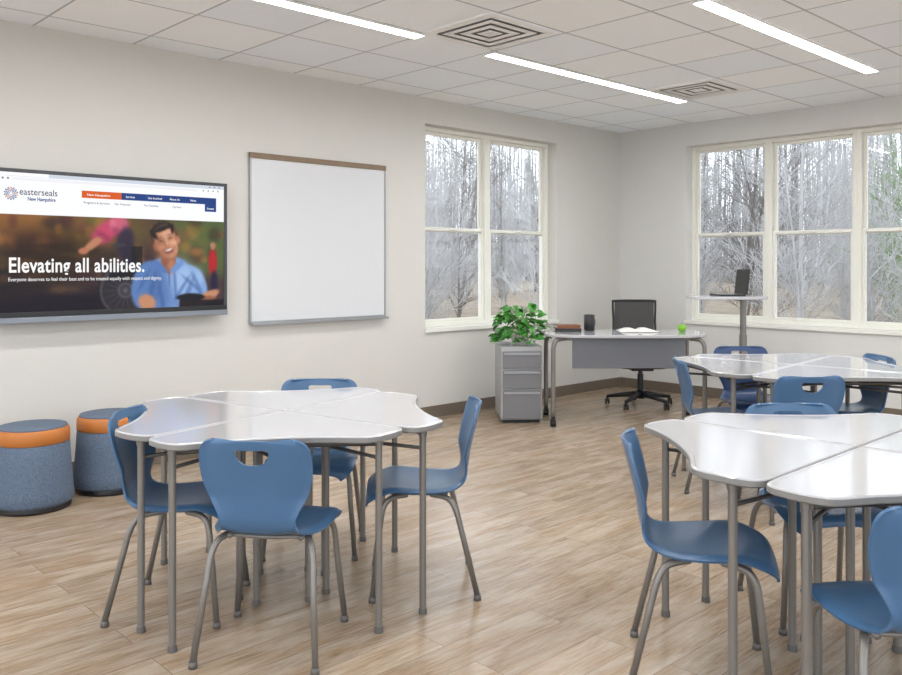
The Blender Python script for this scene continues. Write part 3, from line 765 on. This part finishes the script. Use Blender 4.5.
def tree_mesh(seed, h, r0, m, nb=26, stems=1, crown=1.0):
    R = random.Random(seed); B = MB()
    def branch(p, d, L, r, lev):
        n = 4 if lev < 2 else 2
        pts = [p]; rs_ = [r]; dd = d.copy(); q = p.copy()
        for i in range(n):
            dd = (dd+Vector((R.uniform(-1,1),R.uniform(-1,1),R.uniform(-.4,.9)))*(.18 if lev else .04)).normalized()
            q = q+dd*(L/n); pts.append(q.copy()); rs_.append(max(.0034, r*(1-.8*(i+1)/n)))
        B.tube(pts, rs_, 3)
        return pts
    N = 12
    for sidx in range(stems):
        hh = h*(1 if sidx == 0 else R.uniform(.5,.85)); r1 = r0*(1 if sidx == 0 else .6)
        trunk = []; p = Vector((R.uniform(-.1,.1)*sidx,R.uniform(-.1,.1)*sidx,-.3)); dd = Vector((R.uniform(-.08,.08)*(1+sidx*.6),R.uniform(-.08,.08)*(1+sidx*.6),1)).normalized(); rr = []
        for i in range(N+1):
            trunk.append(p.copy()); rr.append(r1*(1-.9*i/N)+.006)
            dd = (dd+Vector((R.uniform(-1,1),R.uniform(-1,1),.6))*.05).normalized(); p = p+dd*(hh/N)
        B.tube(trunk, rr, 6)
        for i in range(nb):
            t = R.uniform(.04,.98)*N*(.75 if R.random()<.6 else 1); k = min(N-1,int(t)); bp = trunk[k].lerp(trunk[k+1], t-k)
            az = R.uniform(0,2*math.pi); d1 = Vector((math.cos(az),math.sin(az),R.uniform(.4,1.6))).normalized()
            L1 = 1.35*crown*R.uniform(.5,1.1); P1 = branch(bp, d1, L1, min(.013, rr[k]*.3+.003), 1)
            for j in range(7):
                u = R.uniform(.2,1)*4; kk = min(3,int(u)); b2 = P1[kk].lerp(P1[kk+1], u-kk)
                d2 = (d1+Vector((R.uniform(-1,1),R.uniform(-1,1),R.uniform(-.5,1)))*.9).normalized(); P2 = branch(b2, d2, L1*R.uniform(.3,.6), .006, 2)
                for l in range(3):
                    b3 = P2[R.randint(0,1)].lerp(P2[2], R.random())
                    d3 = (d2+Vector((R.uniform(-1,1),R.uniform(-1,1),R.uniform(-.6,1)))).normalized(); branch(b3, d3, L1*R.uniform(.12,.3), .0045, 3)
    return B.mesh('bare_tree', m)
TM = [tree_mesh(11,10,.055,M_bark,34,1,1.2), tree_mesh(12,8,.037,M_bark2,30,2), tree_mesh(13,11,.075,M_bark,36,1,1.3), tree_mesh(14,5.5,.024,M_bark2,22,3), tree_mesh(15,9,.040,M_bark,28,2), tree_mesh(16,5,.022,M_bark3,20,3)]
TL = ['tall bare winter tree with grey bark','slender bare winter tree with pale bark','thick-trunked bare winter tree in woods','thin bare sapling clump at edge of woods','grey-barked double-stemmed bare winter tree in woods','mossy green-tinged bare sapling in woods']
rt = random.Random(21); placed = []
cnt = 0
for i in range(4000):
    if cnt >= 125: break
    phi = rt.uniform(-12,41); d = 15+33*rt.random()**1.1
    th = math.radians(46.5-phi); x, y = d*math.cos(th), d*math.sin(th)
    if x < 11 and y < 9: continue
    if any((x-a)**2+(y-c)**2 < 2.0**2 for a,c in placed): continue
    k = rt.choice([0,1,1,2,3,3,4,1,1])
    if phi > 27 and rt.random() < .45: k = 5
    if d < 23 and k in (0,2): k = rt.choice([1,3,3,4])
    placed.append((x,y)); cnt += 1
    o = bpy.data.objects.new('bare_tree', TM[k]); COL.objects.link(o)
    o.location = (x,y,hgt(x,y)); o.rotation_euler = (0,0,rt.uniform(0,6.28)); s = rt.uniform(.85,1.15); o.scale = (s,s,s)
    tag(o, TL[k], 'tree', 'bare trees outside windows')
# far woods: countless thin stems and twigs, one object
B = MB(); rw = random.Random(9)
for i in range(2200):
    phi = rw.uniform(-16,45); d = rw.uniform(52,68); th = math.radians(46.5-phi); x, y = d*math.cos(th), d*math.sin(th)
    z = hgt(x,y)-.3; h_ = rw.uniform(4,13); r_ = rw.uniform(.025,.08); lx, ly = rw.uniform(-.6,.6), rw.uniform(-.6,.6)
    B.tube([(x,y,z),(x+lx*.5,y+ly*.5,z+h_*.5),(x+lx,y+ly,z+h_)], [r_,r_*.7,.02], 3)
    for j in range(6):
        t = rw.uniform(.15,.95); az = rw.uniform(0,6.28); L_ = rw.uniform(.6,1.8)
        bx_, by_, bz_ = x+lx*t, y+ly*t, z+h_*t
        B.tube([(bx_,by_,bz_),(bx_+math.cos(az)*L_,by_+math.sin(az)*L_,bz_+L_*rw.uniform(.2,1.2))], [.022,.010], 3)
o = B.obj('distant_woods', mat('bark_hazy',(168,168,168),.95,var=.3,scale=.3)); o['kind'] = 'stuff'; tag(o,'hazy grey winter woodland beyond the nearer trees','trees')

# ------------------------------------------------------------------ world, camera
w = bpy.data.worlds.new('World'); scene.world = w; w.use_nodes = True
nt = w.node_tree; bg = nt.nodes['Background']
tc = nt.nodes.new('ShaderNodeTexCoord'); sx = nt.nodes.new('ShaderNodeSeparateXYZ'); nt.links.new(tc.outputs['Generated'], sx.inputs[0])
cr = nt.nodes.new('ShaderNodeValToRGB'); cr.color_ramp.elements[0].color = (.86,.915,.985,1); cr.color_ramp.elements[1].color = (.83,.90,.985,1)
nt.links.new(sx.outputs['Z'], cr.inputs['Fac']); nt.links.new(cr.outputs[0], bg.inputs['Color']); bg.inputs['Strength'].default_value = 2.75

cam = bpy.data.cameras.new('Camera'); co = bpy.data.objects.new('Camera', cam); COL.objects.link(co)
cam.sensor_width = 36; cam.lens = 845/902*36; cam.shift_y = -72.5/902
co.location = (0,0,1.315); co.rotation_euler = (math.radians(90),0,math.radians(-43.5)); cam.clip_start = 0.05
scene.camera = co
scene.view_settings.view_transform = 'Standard'; scene.view_settings.exposure = 0.0
